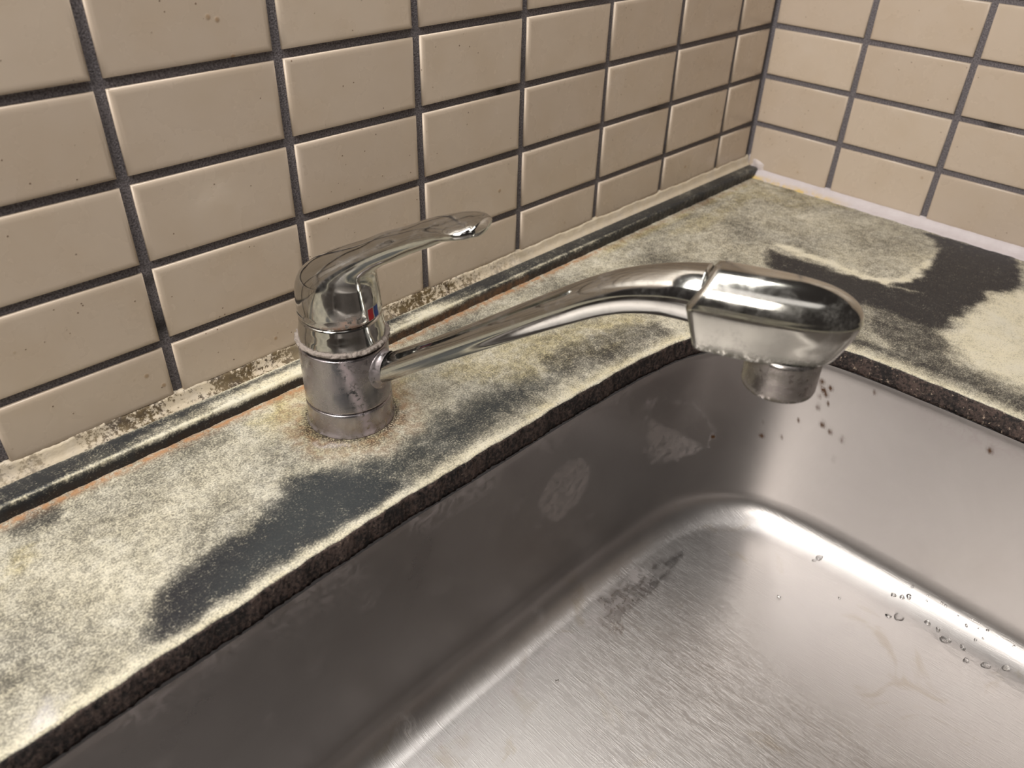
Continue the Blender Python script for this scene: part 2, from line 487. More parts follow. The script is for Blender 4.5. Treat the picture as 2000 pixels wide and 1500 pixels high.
RB = .0026                                            # rounded arris of the worktop
MR = 84
fr = np.linspace(0, 1, MR)
h2 = hole - nin * RB
vs = []; lev = []
for f_ in fr:
    p = h2 + (outer - h2) * f_
    vs.append(np.c_[p, np.full(NE, ZC)])
top = np.vstack(vs)
idx = lambda r, i: r * NE + (i % NE)
faces = [(idx(r, i), idx(r, i + 1), idx(r + 1, i + 1), idx(r + 1, i)) for r in range(MR - 1) for i in range(NE)]
px, py = top[:, 0], top[:, 1]
wx = px + .004 * lump(px, py, 140, 3) + .0022 * lump(px, py, 420, 4); wy = py + .004 * lump(px, py, 150, 5) + .0022 * lump(px, py, 400, 6)
inner = np.repeat(np.arange(MR), NE)
ed = np.hypot(px - np.tile(h2[:, 0], MR), py - np.tile(h2[:, 1], MR))
dk = .52 + .12 * lump(px, py, 60, 8)
dk = np.maximum(dk, .86 * blob(wx, wy, gray1, .022))
dk = np.maximum(dk, .74 * blob(wx, wy, gray2, .014))
dk = np.maximum(dk, .50 * blob(wx, wy, corner_gray, .012))
dk = np.maximum(dk, 1.05 * blob(wx, wy, dark1, .021, .004))
dk = np.maximum(dk, 1.08 * blob(wx, wy, dark2, .010))
dk = np.maximum(dk, .78 * blob(wx, wy, dark3, .010))
dk = np.maximum(dk, .75 * blob(wx, wy, dark4, .006))
dk = np.maximum(dk, (.85 * np.exp(-((ed - .016) / .010) ** 2)) * ((px > -.33) & (py < -.20)))
dk = dk * (1 - .80 * blob(wx, wy, light1, .008))
# cream line where the arris is rubbed
dk = dk * (1 - .62 * np.exp(-(ed / (.0046 + .0016 * lump(px, py, 200, 21))) ** 2))
# cream swirl lines over the dark patch
swirl = [(-.216, -.204), (-.205, -.244)]
for a, b in (((-.153, -.131), (-.153, -.229)), ((-.153, -.229), (-.131, -.2455)), ((-.131, -.2455), (-.087, -.243)), ((-.087, -.243), (-.045, -.240)), ((-.16, -.232), (-.150, -.262))):
    a = np.array(a); b = np.array(b); ab = b - a; t_ = np.clip(((wx - a[0]) * ab[0] + (wy - a[1]) * ab[1]) / (ab @ ab), 0, 1)
    q = np.hypot(wx - a[0] - t_ * ab[0], wy - a[1] - t_ * ab[1]); dk = dk - .55 * np.exp(-(q / .0035) ** 2)
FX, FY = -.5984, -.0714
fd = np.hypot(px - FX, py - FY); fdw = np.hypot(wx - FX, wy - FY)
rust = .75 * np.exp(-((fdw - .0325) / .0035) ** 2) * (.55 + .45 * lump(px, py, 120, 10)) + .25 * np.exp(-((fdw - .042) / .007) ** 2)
grime_shade = .9 * np.exp(-((fd - .0290) / .0022) ** 2) + .65 * np.exp(-((fdw - .034) / .0028) ** 2) * (np.sin(np.arctan2(py - FY, px - FX) + .6) < -.1)  # grime plus painted-in shadow, ring and front arc round the tap's foot
cy = -.0235 + (px + .84) * .0062                       # front foot of the upstand
cdst = cy - py
rust = rust + .75 * np.exp(-((cdst - .0022) / .0022) ** 2) * (px < -.28) + .30 * np.exp(-((cdst - .004) / .004) ** 2)
yel = np.maximum.reduce([.9 * blob(wx, wy, yellow1, .012), .75 * blob(wx, wy, yellow2, .012), .8 * blob(wx, wy, yellow3, .006), .65 * blob(wx, wy, yellow4, .010), .22 + 0 * px])
yel = np.maximum(yel, .9 * np.exp(-((cdst - .008) / .006) ** 2) * (px > -.3))
yel = np.maximum(yel, .8 * np.exp(-((-px - .016) / .006) ** 2) * (py > -.14))
yel = np.maximum(yel, .55 * np.exp(-(ed / .012) ** 2) * (px > -.52) * (py > -.18))
white = np.maximum(.6 * blob(wx, wy, white1, .006), .5 * blob(wx, wy, [(-.62, -.095), (-.63, -.09), (-.634, -.078), (-.632, -.078), (-.628, -.089), (-.62, -.093)], .0015))
green = np.clip(blob(wx, wy, yellow1, .02) + blob(wx, wy, gray1, .02) * .8, 0, 1)
slab = mesh('countertop', top, faces, M['stone'], attrs=dict(dark=dk, yellow=yel, rust=rust, grime_shade=grime_shade, white=white, green=green))
tag(slab, 'lime-stained dark stone worktop around the sink with cream and black patches', 'countertop')

# lip: arris, face and underside
prof = [(-RB, 0), (-RB * .62, -RB * .08), (-RB * .30, -RB * .30), (-RB * .08, -RB * .62), (0, -RB), (0.0003, -.006), (.0002, -.010), (.0004, -.0135), (0, -.0158), (-.0012, -.0168), (-.006, -.0170), (-.02, -.0170)]
vs = []; lt = []
for j, (a, z) in enumerate(prof):
    rough = .00035 * np.sin(sl * 611 + j * 2.1) * (3 < j < 10) + .0003 * np.sin(sl * 977 + j) * (3 < j < 10)
    p = hole + nin * (a + rough + -.0002 * leftm + .0014 * leftm * max(0, min(1, -z / .0165)) ** 1.3)[:, None]
    vs.append(np.c_[p, np.full(NE, ZC + z)])
vs = np.vstack(vs); n_ = len(prof)
fs = [(idx(r + 1, i), idx(r + 1, i + 1), idx(r, i + 1), idx(r, i)) for r in range(n_ - 1) for i in range(NE)]
right = ((vs[:, 0] > -.30) & (vs[:, 1] < -.22)).astype(float)
zrel = vs[:, 2] - ZC
crown = np.clip(1 + zrel / .0016, 0, 1)
# the crown of the arris keeps the worktop's look, the face is bare mouldy stone
lipo = mesh('edge', vs, fs, M['lip'], slab, attrs=dict(light=.25 + .75 * right, dark=np.where(zrel > -.0004, .30, .62), yellow=np.full(len(vs), .35), rust=0 * zrel, grime_shade=0 * zrel, white=0 * zrel, green=0 * zrel))
lipo.data.materials.append(M['stone'])
mi = np.zeros(len(fs), dtype=np.int32); mi[:2 * NE] = 1; lipo.data.polygons.foreach_set('material_index', mi)
tag(lipo, 'mouldy black and brown edge face over the sink')
# outer skirt under the worktop, out of sight
sk = []; no = NE
for z in (ZC, ZC - .035): sk.append(np.c_[outer, np.full(NE, z)])
sk = np.vstack(sk)
mesh('skirt', sk, [(i, (i + 1) % NE, NE + (i + 1) % NE, NE + i) for i in range(NE)], M['lip'], slab, attrs=dict(light=np.zeros(len(sk))))

# upstand along the left wall
NU = 700
ux = np.linspace(-1.335, -.0030, NU)
uf = -.0235 + (ux + .84) * .0062                       # front line
zt = -.0462
pr = []
lines = [('b', 0, ZC - .004), ('b', 0, zt - .0012), ('b', .0010, zt), ('f', .0022, zt + .0002), ('f', .0006, zt - .0003), ('f', 0, zt - .0014), ('f', -.0001, zt - .005), ('f', 0, ZC - .002)]
vs = []
for j, (w_, off, z) in enumerate(lines):
    yb = np.full(NU, -.0042)
    y = (yb - off) if w_ == 'b' else (uf + off)
    y = y + (.00022 * np.sin(ux * 900 + j) + .0003 * np.sin(ux * 257 + j * .3)) * (w_ == 'f')
    vs.append(np.c_[ux, y, np.full(NU, z)])
# subdivide the top face for the masks
ins = [vs[2] + (vs[3] - vs[2]) * t for t in np.linspace(0, 1, 12)[1:-1]]
vs = vs[:3] + ins + vs[3:]
ins2 = [vs[-2] + (vs[-1] - vs[-2]) * t for t in np.linspace(0, 1, 5)[1:-1]]
vs = vs[:-1] + ins2 + vs[-1:]
n_ = len(vs); V = np.vstack(vs)
fs = [(r * NU + i, (r + 1) * NU + i, (r + 1) * NU + i + 1, r * NU + i + 1) for r in range(n_ - 1) for i in range(NU - 1)]
fs.append(tuple(r * NU + NU - 1 for r in range(n_)))
fs.append(tuple(reversed([r * NU for r in range(n_)])))
vx, vy, vz = V.T
dt = vy - (-.0235 + (vx + .84) * .0062)                # distance behind the front arris
topf = vz > zt - .0016
dk = 1.02 + .14 * lump(vx, vy, 90, 31)
lightspan = np.exp(-((vx + .600) / .060) ** 2) + .85 * np.exp(-((vx + .485) / .040) ** 2) + .35 * np.exp(-((vx + .70) / .06) ** 2)
dk = np.where(topf, dk - .85 * np.clip(lightspan, 0, 1) * (1 - .75 * np.exp(-((dt - .012) / .004) ** 2)), 1.12)
dk = dk - .70 * np.exp(-((dt - .0009) / .0008) ** 2) * topf * np.clip(.85 - .9 * np.clip((vx + .30) / .15, 0, 1), 0, 1)
dk = dk - .5 * np.exp(-((vy + .0052) / .0015) ** 2) * topf * (vx < -.25)
gr = np.where(~topf, .35 * (np.abs(vx + .5) < .2), 0)
ru = np.where(~topf, .30 * ((vx > -.55) & (vx < -.38)), 0)
up = mesh('upstand', V, fs, M['stone'], slab, attrs=dict(dark=dk, yellow=.35 * topf, rust=ru, grime_shade=gr, white=0 * vx, green=.3 * topf))
tag(up, 'narrow dark stone upstand along the left wall')

# ---------------------------------------------------------------- sealant


def strip(name, rows, mat, attrs):
    n = len(rows[0]); V = np.vstack(rows)
    fs = [(r * n + i, r * n + i + 1, (r + 1) * n + i + 1, (r + 1) * n + i) for r in range(len(rows) - 1) for i in range(n - 1)]
    return mesh(name, V, fs, mat, attrs={k: (a(V) if callable(a) else np.full(len(V), a)) for k, a in attrs.items()})


n = 900; x = np.linspace(-1.33, -.0012, n)
jag = .0005 * np.sin(x * 110) + .0003 * np.sin(x * 330 + 1) + .0002 * np.sin(x * 1290)
rows = []
for t, y, z in ((0, -.0002, -.0358), (0, -.0026, -.0366), (.3, -.0030, -.0382), (.6, -.0036, -.0415), (1, -.0048, -.0450), (1, -.0066, -.0462), (1, -.0068, -.0475)):
    rows.append(np.c_[x, y + jag * .35 * (t > 0) * (t < 1), z + jag * (1 - t)])


def dirtf(V):
    b = .45 + .5 * np.exp(-((V[:, 0] + .70) / .05) ** 2) + .7 * np.exp(-((V[:, 0] + .475) / .05) ** 2) + .5 * np.exp(-((V[:, 0] + .62) / .04) ** 2)
    return np.clip(b * (1 - .95 * np.clip((V[:, 0] + .40) / .05, 0, 1)), 0, 1)


s1 = strip('sealant_bead', rows, M['caulk_l'], dict(dirt=dirtf, yellow=lambda V: .12 + 0 * V[:, 0]))
tag(s1, 'mould-speckled cream sealant bead above the stone upstand on the left wall', 'sealant')

n = 600; y = np.linspace(-.79, -.0060, n)
jag = .0008 * np.sin(y * 170) + .0005 * np.sin(y * 450 + 1)
rows = [np.c_[np.full(n, a), y, np.full(n, z) + jag * k] for a, z, k in ((-.0004, -.0470, 0), (-.0030, -.0484, .3), (-.0042, -.0500, .5), (-.0066, -.0528, .4), (-.0096, -.0548, .2), (-.0122, -.0557, 0), (-.0128, -.0566, 0))]
for r in rows[3:]: r[:, 0] += jag * .8
s2 = strip('sealant_bead', rows, M['caulk_r'], dict(dirt=.0, yellow=lambda V: np.clip(1 - (-V[:, 1] - .095) / .04, 0, 1) * np.clip((-V[:, 0] - .006) / .004, 0, 1)))
tag(s2, 'pale lilac-white sealant bead along the foot of the right wall', 'sealant')

# smeared corner dab
vs = []; fs = []; NA, NB = 20, 14
for j in range(NB):
    for i in range(NA):
        a = i / (NA - 1); b = j / (NB - 1)
        d = .0030 + .0012 * math.sin(a * 9) * math.sin(b * 7)
        vs.append((-.0002 - d * min(1, 5 * min(a, 1 - a)) * min(1, 5 * min(b, 1 - b)), -.003 - .027 * a, -.060 + .0245 * b + .0015 * math.sin(a * 6)))
for j in range(NB - 1):
    for i in range(NA - 1): fs.append((j * NA + i, j * NA + i + 1, (j + 1) * NA + i + 1, (j + 1) * NA + i))
s3 = mesh('sealant_patch', vs, fs, M['caulk_r'], attrs=dict(dirt=np.zeros(len(vs)), yellow=np.full(len(vs), .12)))
tag(s3, 'smeared pale sealant patch in the corner at the end of the stone upstand', 'sealant')

# ---------------------------------------------------------------- steel basin
steel_top = hole0 + nin * (.0014 + .0012 * leftm)[:, None]
RF = .027
prof = [(.0004, ZL + .0010), (.0006, ZL - .0005), (.0009, ZL - .002), (.0012, ZL - .004)]
zbot = ZF + RF
for t in np.linspace(0, 1, 40)[1:]: prof.append((.0012 + .0065 * t, ZL - .004 + (zbot - ZL + .004) * t))
a0 = prof[-1][0]
for t in np.linspace(0, 1, 26)[1:]:
    an = t * math.pi / 2; prof.append((a0 + RF * (1 - math.cos(an)), ZF + RF * (1 - math.sin(an))))
# corners of the basin: the path is drawn inwards with a rounder plan deeper down
ctr = np.array([-.72, -.395])
rows = []
for a, z in prof: rows.append(np.c_[steel_top + nin * a, np.full(NE, z)])
base = rows[-1][:, :2]
nf = 60
for j in range(1, nf + 1):
    t = j / nf; p = base + (ctr - base) * t
    rows.append(np.c_[p, np.full(NE, ZF - .006 * (1 - (1 - t) ** 2))])
V = np.vstack(rows); nr = len(rows)
I, R = np.meshgrid(np.arange(NE), np.arange(nr - 1))
F = np.stack([R * NE + I, (R + 1) * NE + I, (R + 1) * NE + (I + 1) % NE, R * NE + (I + 1) % NE], -1).reshape(-1, 4)
vx, vy, vz = V.T
fl = np.clip((ZF + .022 - vz) / .02, 0, 1)
onL = ((vy > -.215) & (vz > ZF + .004)).astype(float)
oval1 = [(-0.4721, -0.1096), (-0.4619, -0.1229), (-0.462, -0.134), (-0.4667, -0.1438), (-0.4746, -0.1516), (-0.4913, -0.1561), (-0.5044, -0.1485), (-0.5134, -0.1349), (-0.5154, -0.1251), (-0.5083, -0.114), (-0.4983, -0.1072), (-0.4862, -0.1073)]
oval2 = [(-0.3938, -0.1136), (-0.3778, -0.1258), (-0.3602, -0.1417), (-0.3368, -0.1625), (-0.3391, -0.1682), (-0.3575, -0.1691), (-0.3807, -0.1613), (-0.3911, -0.1526), (-0.3954, -0.1305)]
smear = [(-0.4067, -0.0972), (-0.4009, -0.0941), (-0.3875, -0.0959), (-0.3848, -0.1009), (-0.3988, -0.1048)]
ring = [(-0.3989, -0.0941), (-0.3474, -0.1171), (-0.3292, -0.1448), (-0.3314, -0.1657), (-0.3563, -0.1715), (-0.3858, -0.16), (-0.3994, -0.1389)]
jx = vx + .0012 * lump(vx, vz, 500, 41) + .0008 * lump(vx, vz, 130, 47); jz = vz + .0012 * lump(vx, vz, 520, 42) + .0008 * lump(vx, vz, 150, 48)
patch = onL * np.maximum(blob(jx, jz, oval1, .0018), blob(jx, jz, oval2, .0022))
rd = np.abs(sdist(jx, jz, ring)); rd1 = np.abs(sdist(jx, jz, oval1))
st = onL * (.6 * blob(jx, jz, smear, .0025) + .5 * np.exp(-(rd / .0012) ** 2) + .3 * np.exp(-(rd1 / .0012) ** 2))
st = st + onL * (.55 * np.exp(-((vz - ZL) / .016) ** 2) * np.clip(.5 + .9 * lump(vx, vz, 90, 44), 0, 1)) * (vx < -.42)
st = st + onL * .35 * np.clip(lump(vx, vz, 130, 45) - .55, 0, 1) * (vx < -.45)
onR = ((vx > -.31) & (vy < -.24) & (vz > ZF + .02)).astype(float)
st = st + onR * .7 * np.exp(-((vz - ZL + .008) / .007) ** 2) * np.exp(-((vy + .36) / .035) ** 2)
bandL = .35 * np.exp(-((vy + .205) / .012) ** 2) * (vz < ZF + .01) * (vx < -.42)
st = st + bandL
rustpts = [(-0.1877, -0.1619), (-0.1917, -0.1541), (-0.2211, -0.1499), (-0.2197, -0.1361), (-0.2515, -0.0878), (-0.2571, -0.0957), (-0.2545, -0.109), (-0.2617, -0.1229), (-0.2687, -0.1262), (-0.2789, -0.129), (-0.278, -0.1491), (-0.2898, -0.0793), (-0.3736, -0.0858), (-0.2438, -0.1277), (-0.1979, -0.1524), (-.2545, -.094), (-.259, -.0895), (-.253, -.101), (-.2605, -.104), (-.247, -.1325), (-.235, -.147)]
rustr = np.array([1.2, 1.0, 1.6, .8, 1.7, 1.5, 1.3, 1.6, 1.3, 1.3, 1.0, .8, 1.5, .8, .8, 1.6, 1.3, .9, .8, .6, .6]) * .001
rs = np.zeros(len(V)); sel = np.where((vx > -.33) & (vy < -.15) & (vz > -.2) & (vz < -.07))[0]
for (a, b), r_ in zip(rustpts, rustr):
    d = np.hypot((vy[sel] - a), (vz[sel] - b)); rs[sel] = np.maximum(rs[sel], 1.6 * np.exp(-(d / (r_ * 1.15)) ** 2))
wetp = [(-0.474, -0.195), (-0.453, -0.201), (-0.429, -0.209), (-0.413, -0.217), (-0.401, -0.214), (-0.418, -0.205), (-0.377, -0.213), (-0.39, -0.216), (-0.446, -0.222), (-0.463, -0.219), (-0.475, -0.221), (-0.483, -0.23), (-0.49, -0.221), (-0.491, -0.209), (-0.476, -0.21)]
wet = blob(vx + .001 * lump(vx, vy, 300, 3), vy, wetp, .0008) * (vz < ZF + .02)
basin = mesh('sink_basin', V, F, M['steel'], attrs=dict(floor=fl, stain=np.clip(st, 0, 1), patch=patch, rust=rs, wet=wet))
tag(basin, 'deep brushed stainless steel sink bowl with water marks and rust specks', 'sink')

# ---------------------------------------------------------------- water droplets


def surf_z(x_, y_):
    """height of the steel under (x, y): floor, or the fillet by the right wall"""
    xr = -.2795 - .0022 - a0
    d = xr - x_
    if d >= RF: return ZF
    d = max(d, .004)
    return ZF + RF - math.sqrt(max(RF * RF - (RF - d) ** 2, 0))


drops = [(-0.3124, -0.2649), (-0.3066, -0.2973), (-0.3124, -0.2956), (-0.3018, -0.2759), (-0.3003, -0.3578), (-0.2973, -0.3635), (-0.2929, -0.3671), (-0.3238, -0.3638), (-0.3194, -0.37), (-0.3082, -0.3877), (-0.3148, -0.4037), (-0.3091, -0.3962), (-0.3124, -0.4156), (-0.3222, -0.4216), (-0.3164, -0.4334), (-0.3078, -0.4447), (-0.3348, -0.195), (-0.3359, -0.2135), (-0.3212, -0.2276), (-0.3058, -0.2398), (-0.5504, -0.2223), (-0.3679, -0.2946), (-0.3345, -0.329)]
sizes = [2.6, 4.2, 2.2, 2.0, 3.0, 2.6, 3.2, 3.4, 5.2, 3.4, 5.0, 2.6, 3.0, 3.6, 4.6, 4.2, 3.0, 2.4, 2.2, 2.6, 1.6, 1.8, 1.8]
from_cam = Vector(CAM)


def hit_steel(x_, y_):
    """carry the sight line through (x, y, floor) on to the steel's fillet"""
    o = from_cam; p = Vector((x_, y_, -.2345)); d = (p - o)
    best = 1.0
    for kk in range(400):
        t = .90 + kk * .0005; q = o + d * t
        if q.z <= surf_z(q.x, q.y): best = t; break
    return o + d * best


small = [(-0.2804, -0.3884), (-0.2807, -0.365), (-0.2734, -0.3661), (-0.2808, -0.3773), (-0.2761, -0.3848), (-0.2809, -0.3914), (-0.2795, -0.4115), (-0.2793, -0.4163), (-0.2818, -0.4232), (-0.2924, -0.4234), (-0.2981, -0.4198), (-0.2464, -0.3862), (-0.2715, -0.3506), (-0.2619, -0.4298), (-0.2656, -0.435), (-0.283, -0.4423), (-0.2643, -0.4234), (-.287, -.379), (-.284, -.402), (-.289, -.410), (-.285, -.4175), (-.276, -.428), (-.2725, -.419)]
alld = [(p, s * .62, 'big') for p, s in zip(drops, sizes)] + [(p, random.uniform(.9, 1.9) * .62, 'small') for p in small]
for (p, s_, kind) in alld:
    q = hit_steel(*p)
    dz = 1e-4
    gx = (surf_z(q.x + dz, q.y) - surf_z(q.x - dz, q.y)) / (2 * dz)
    nrm = Vector((-gx, 0, 1)).normalized()
    r = s_ * .001; vs = []; fs = []; NA, NR = 16, 6
    ph = random.uniform(0, 6.28); el = random.uniform(1.0, 1.35)
    u = nrm.orthogonal().normalized(); v = nrm.cross(u)
    rot = random.uniform(0, 3.14)
    for j in range(NR):
        an = j / (NR) * math.pi / 2
        for i in range(NA):
            a = 2 * math.pi * i / NA
            rr = r * math.cos(an) * (1 + .14 * math.sin(2 * a + ph) + .09 * math.sin(3 * a + ph * 2))
            ca, sa = math.cos(a) * el, math.sin(a)
            ca, sa = ca * math.cos(rot) - sa * math.sin(rot), ca * math.sin(rot) + sa * math.cos(rot)
            vs.append(u * rr * ca + v * rr * sa + nrm * (r * .55 * math.sin(an)))
    vs.append(nrm * r * .55)
    for j in range(NR - 1):
        for i in range(NA): fs.append((j * NA + i, j * NA + (i + 1) % NA, (j + 1) * NA + (i + 1) % NA, (j + 1) * NA + i))
    for i in range(NA): fs.append(((NR - 1) * NA + i, (NR - 1) * NA + (i + 1) % NA, NR * NA))
    fs.append(tuple(reversed(range(NA))))
    o = mesh('water_droplet', vs, fs, M['water']); o.location = q + nrm * .00005
    if kind == 'small': tag(o, 'tiny water bead on the curved foot of the sink bowl by the right side', 'droplet', 'tiny beads on the curve of the bowl')
    else: tag(o, 'irregular clear water droplet lying on the floor of the steel sink bowl', 'droplet', 'larger droplets on the bowl floor')

# ---------------------------------------------------------------- faucet
faucet = empty('faucet', (FX, FY, ZC))
tag(faucet, 'single-lever chrome kitchen mixer tap standing on the stained worktop beside the sink', 'faucet')


def lathe(name, prof, mat, cx=FX, cy=FY, seg=96, attrs=None, jitter=None):
    vs = []; fs = []
    for j, (r, z) in enumerate(prof):
        for i in range(seg):
            a = 2 * math.pi * i / seg
            rr, zz = (r, z) if jitter is None else jitter(r, z, a, j)
            vs.append((cx + rr * math.cos(a), cy + rr * math.sin(a), zz))
    for j in range(len(prof) - 1):
        for i in range(seg): fs.append((j * seg + i, j * seg + (i + 1) % seg, (j + 1) * seg + (i + 1) % seg, (j + 1) * seg + i))
    V = np.array(vs)
    return mesh(name, V, fs, mat, attrs={k: a(V) for k, a in (attrs or {}).items()})


def seg_prof(pts, step=.0008):
    out = [pts[0]]
    for (r0, z0), (r1, z1) in zip(pts, pts[1:]):
        n = max(1, int(math.hypot(r1 - r0, z1 - z0) / step))
        for k in range(1, n + 1): out.append((r0 + (r1 - r0) * k / n, z0 + (z1 - z0) * k / n))
    return out


def streaks(V):
    a = np.arctan2(V[:, 1] - FY, V[:, 0] - FX)
    s = np.exp(-((a + 2.02 + .25 * (V[:, 2] + .02) / .03) / .10) ** 2) * 1.3 + np.exp(-((a + 1.25) / .16) ** 2) * .35 * (V[:, 2] < -.024)
    s = s * np.clip((.004 - V[:, 2]) / .006, 0, 1)
    low = .8 * np.exp(-((V[:, 2] - ZC) / .0030) ** 2)
    return np.clip(s + low * .6 + .10, 0, 1)


RBY = .0272
part_of(lathe('base_ring', seg_prof([(.0, ZC - .001), (RBY + .0006, ZC), (RBY + .0008, ZC + .001), (RBY + .0003, ZC + .0022), (RBY, ZC + .004), (RBY, -.0392), (RBY - .0005, -.0384), (RBY - .002, -.0382)]), M['body'], attrs=dict(crust=streaks)), faucet)
part_of(lathe('seam', [(RBY - .0012, -.0392), (RBY - .0012, -.0372)], M['gap']), faucet)
part_of(lathe('swivel_body', seg_prof([(RBY - .002, -.0376), (RBY - .0005, -.0374), (RBY, -.0366), (RBY, .0002), (RBY - .0004, .0012), (RBY - .002, .0014)]), M['body'], attrs=dict(crust=streaks)), faucet)
part_of(lathe('seam', [(RBY - .0016, .0010), (RBY - .0018, .0040)], M['gap']), faucet)


def jit(r, z, a, j):  # rough crust
    n = mnoise.noise(Vector((math.cos(a) * 14, math.sin(a) * 14, z * 600))) * .0012 + mnoise.noise(Vector((math.cos(a) * 40, math.sin(a) * 40, z * 1500))) * .0007
    sag = .0006 * math.sin(a * 2 + 1)
    return r + n, z + n * .5 + sag * .4


cr = [(RBY - .0024 + .0010 * 0, .0022)]
cr = [(RBY - .0008 + .0019 * math.cos(t), .0048 + .0016 * math.sin(t)) for t in np.linspace(-2.6, 2.8, 16)]
o = lathe('limescale_ring', cr, M['crust'], seg=260, jitter=jit); part_of(o, faucet); tag(o, 'crusty pale limescale ring under the cap')
part_of(lathe('cap', seg_prof([(RBY - .003, .0034), (RBY - .0008, .0040), (RBY - .0009, .0066), (.0259, .0105), (.0250, .0155), (.0246, .0196), (.0236, .0202)]), M['chrome'], attrs=dict(crust=lambda V: 0 * V[:, 0])), faucet)
part_of(lathe('seam', [(.0236, .0196), (.0234, .0212)], M['gap']), faucet)

# lofts in a vertical plane through the faucet's axis


class Loft:
    """sections: (s, z, tilt_deg, half_width, half_thick, exponent); tilt 90 = section normal straight up"""

    def __init__(s, az, secs, sub=10):
        s.d = np.array([math.cos(az), math.sin(az), 0]); s.n = np.array([math.sin(az), -math.cos(az), 0]); s.S = np.array(secs, float); s.N = len(secs)

    def par(s, t):
        t = min(max(t, 0), s.N - 1 - 1e-9); i = int(t); u = t - i; S_ = s.S
        p0, p1, p2, p3 = S_[max(i - 1, 0)], S_[i], S_[i + 1], S_[min(i + 2, s.N - 1)]
        # chord-aware hermite
        l1 = np.hypot(*(p2 - p1)[:2]) + 1e-9; l0 = np.hypot(*(p1 - p0)[:2]) or l1; l2 = np.hypot(*(p3 - p2)[:2]) or l1
        m1 = ((p1 - p0) / l0 * l1 * l1 + (p2 - p1) * l0) / (l0 + l1) if i > 0 else (p2 - p1)
        m2 = ((p3 - p2) / l2 * l1 * l1 + (p2 - p1) * l2) / (l2 + l1) if i + 2 < s.N else (p2 - p1)
        return (2 * u ** 3 - 3 * u * u + 1) * p1 + (u ** 3 - 2 * u * u + u) * m1 + (-2 * u ** 3 + 3 * u * u) * p2 + (u ** 3 - u * u) * m2

    def pt(s, t, a, off=0.0):
        c = s.par(t); th = math.radians(c[2]); e = 2 / c[5]
        ca, sa = math.cos(a), math.sin(a)
        x_ = (abs(ca) ** e) * math.copysign(1, ca) * (c[3] + off); y_ = (abs(sa) ** e) * math.copysign(1, sa) * (c[4] + off)
        # section plane: width along n, thickness along the in-plane normal of the spine
        nv = np.array([-math.sin(th) * s.d[0], -math.sin(th) * s.d[1], math.cos(th)])
        return np.array([FX, FY, 0]) + s.d * c[0] + np.array([0, 0, c[1]]) + s.n * x_ + nv * y_

    def build(s, name, mat, t0=0, t1=None, nt=120, na=64, caps=(False, True), attrs=None):
        t1 = s.N - 1 if t1 is None else t1; vs = []; fs = []
        for j in range(nt):
            t = t0 + (t1 - t0) * j / (nt - 1)
            for i in range(na): vs.append(s.pt(t, 2 * math.pi * i / na))
        for j in range(nt - 1):
            for i in range(na): fs.append((j * na + i, j * na + (i + 1) % na, (j + 1) * na + (i + 1) % na, (j + 1) * na + i))
        if caps[1]:
            fs.append(tuple((nt - 1) * na + i for i in range(na)))
        if caps[0]: fs.append(tuple(reversed(range(na))))
        V = np.array(vs)
        return mesh(name, V, fs, mat, attrs={k: a(V) for k, a in (attrs or {}).items()})


# handle: round hood that leans over into a lever with a flared paddle
AZH = math.radians(-70)
fr_ = [((.0248, .0270), (-.0248, .0265), .0248), ((.0245, .0335), (-.0248, .0335), .0248), ((.0239, .0390), (-.0238, .0408), .0242), ((.0236, .0435), (-.0205, .0472), .0231),
       ((.0242, .0475), (-.0145, .0522), .0214), ((.0260, .0512), (-.0055, .0574), .0194), ((.0292, .0548), (.0055, .0630), .0171), ((.0345, .0590), (.0180, .0690), .0145),
       ((.0440, .0645), (.0325, .0768), .0124), ((.0548, .0712), (.0475, .0835), .0112)]
hs = [(.0000, .0208, 0, .0238, .0238, 2), (.0000, .0214, 0, .0244, .0244, 2)]
for (f_, r_, a_) in fr_:
    dx, dz_ = f_[0] - r_[0], f_[1] - r_[1]
    hs.append(((f_[0] + r_[0]) / 2, (f_[1] + r_[1]) / 2, math.degrees(math.atan2(-dz_, dx)), a_, math.hypot(dx, dz_) / 2, 2))
hs += [(.0640, .0840, 62, .0120, .0068, 2.2), (.0740, .0888, 68, .0140, .0056, 2.3), (.0815, .0914, 74, .0158, .0049, 2.4), (.0880, .0928, 79, .0156, .0044, 2.3), (.0930, .0936, 82, .0126, .0038, 2.2), (.0960, .0939, 83, .0080, .0028, 2), (.0972, .0940, 83, .0012, .0006, 2)]
# tilt is measured from vertical: direction of travel = (sin, cos); convert to the loft's convention
hs = [(a, b, 90 - c, d, e, f) for a, b, c, d, e, f in hs]
LH = Loft(AZH, hs)


def hcrust(V):
    a = np.arctan2(V[:, 1] - FY, V[:, 0] - FX)
    return np.clip(1.1 * np.exp(-((V[:, 2] - .0215) / .0022) ** 2) * np.exp(-((a + 2.15) / .62) ** 2) + .8 * np.exp(-((V[:, 2] - .0262) / .0030) ** 2) * np.exp(-((a + 1.95) / .25) ** 2) * 1.2, 0, 1)


handle = LH.build('handle', M['handle'], nt=200, na=96, caps=(True, True), attrs=dict(crust=hcrust)); part_of(handle, faucet)


def marker(name, a0_, a1_, t0, t1, mat, off=.00018):
    vs = []; fs = []; na, nt = 9, 9
    for j in range(nt):
        for i in range(na): vs.append(LH.pt(t0 + (t1 - t0) * j / (nt - 1), a0_ + (a1_ - a0_) * i / (na - 1), off))
    for j in range(nt - 1):
        for i in range(na - 1): fs.append((j * na + i, j * na + i + 1, (j + 1) * na + i + 1, (j + 1) * na + i))
    o = mesh(name, vs, fs, mat); part_of(o, faucet); o.parent = handle; o.matrix_parent_inverse = (Matrix.Translation(-faucet.location)).copy() if False else Matrix.Identity(4)
    return o


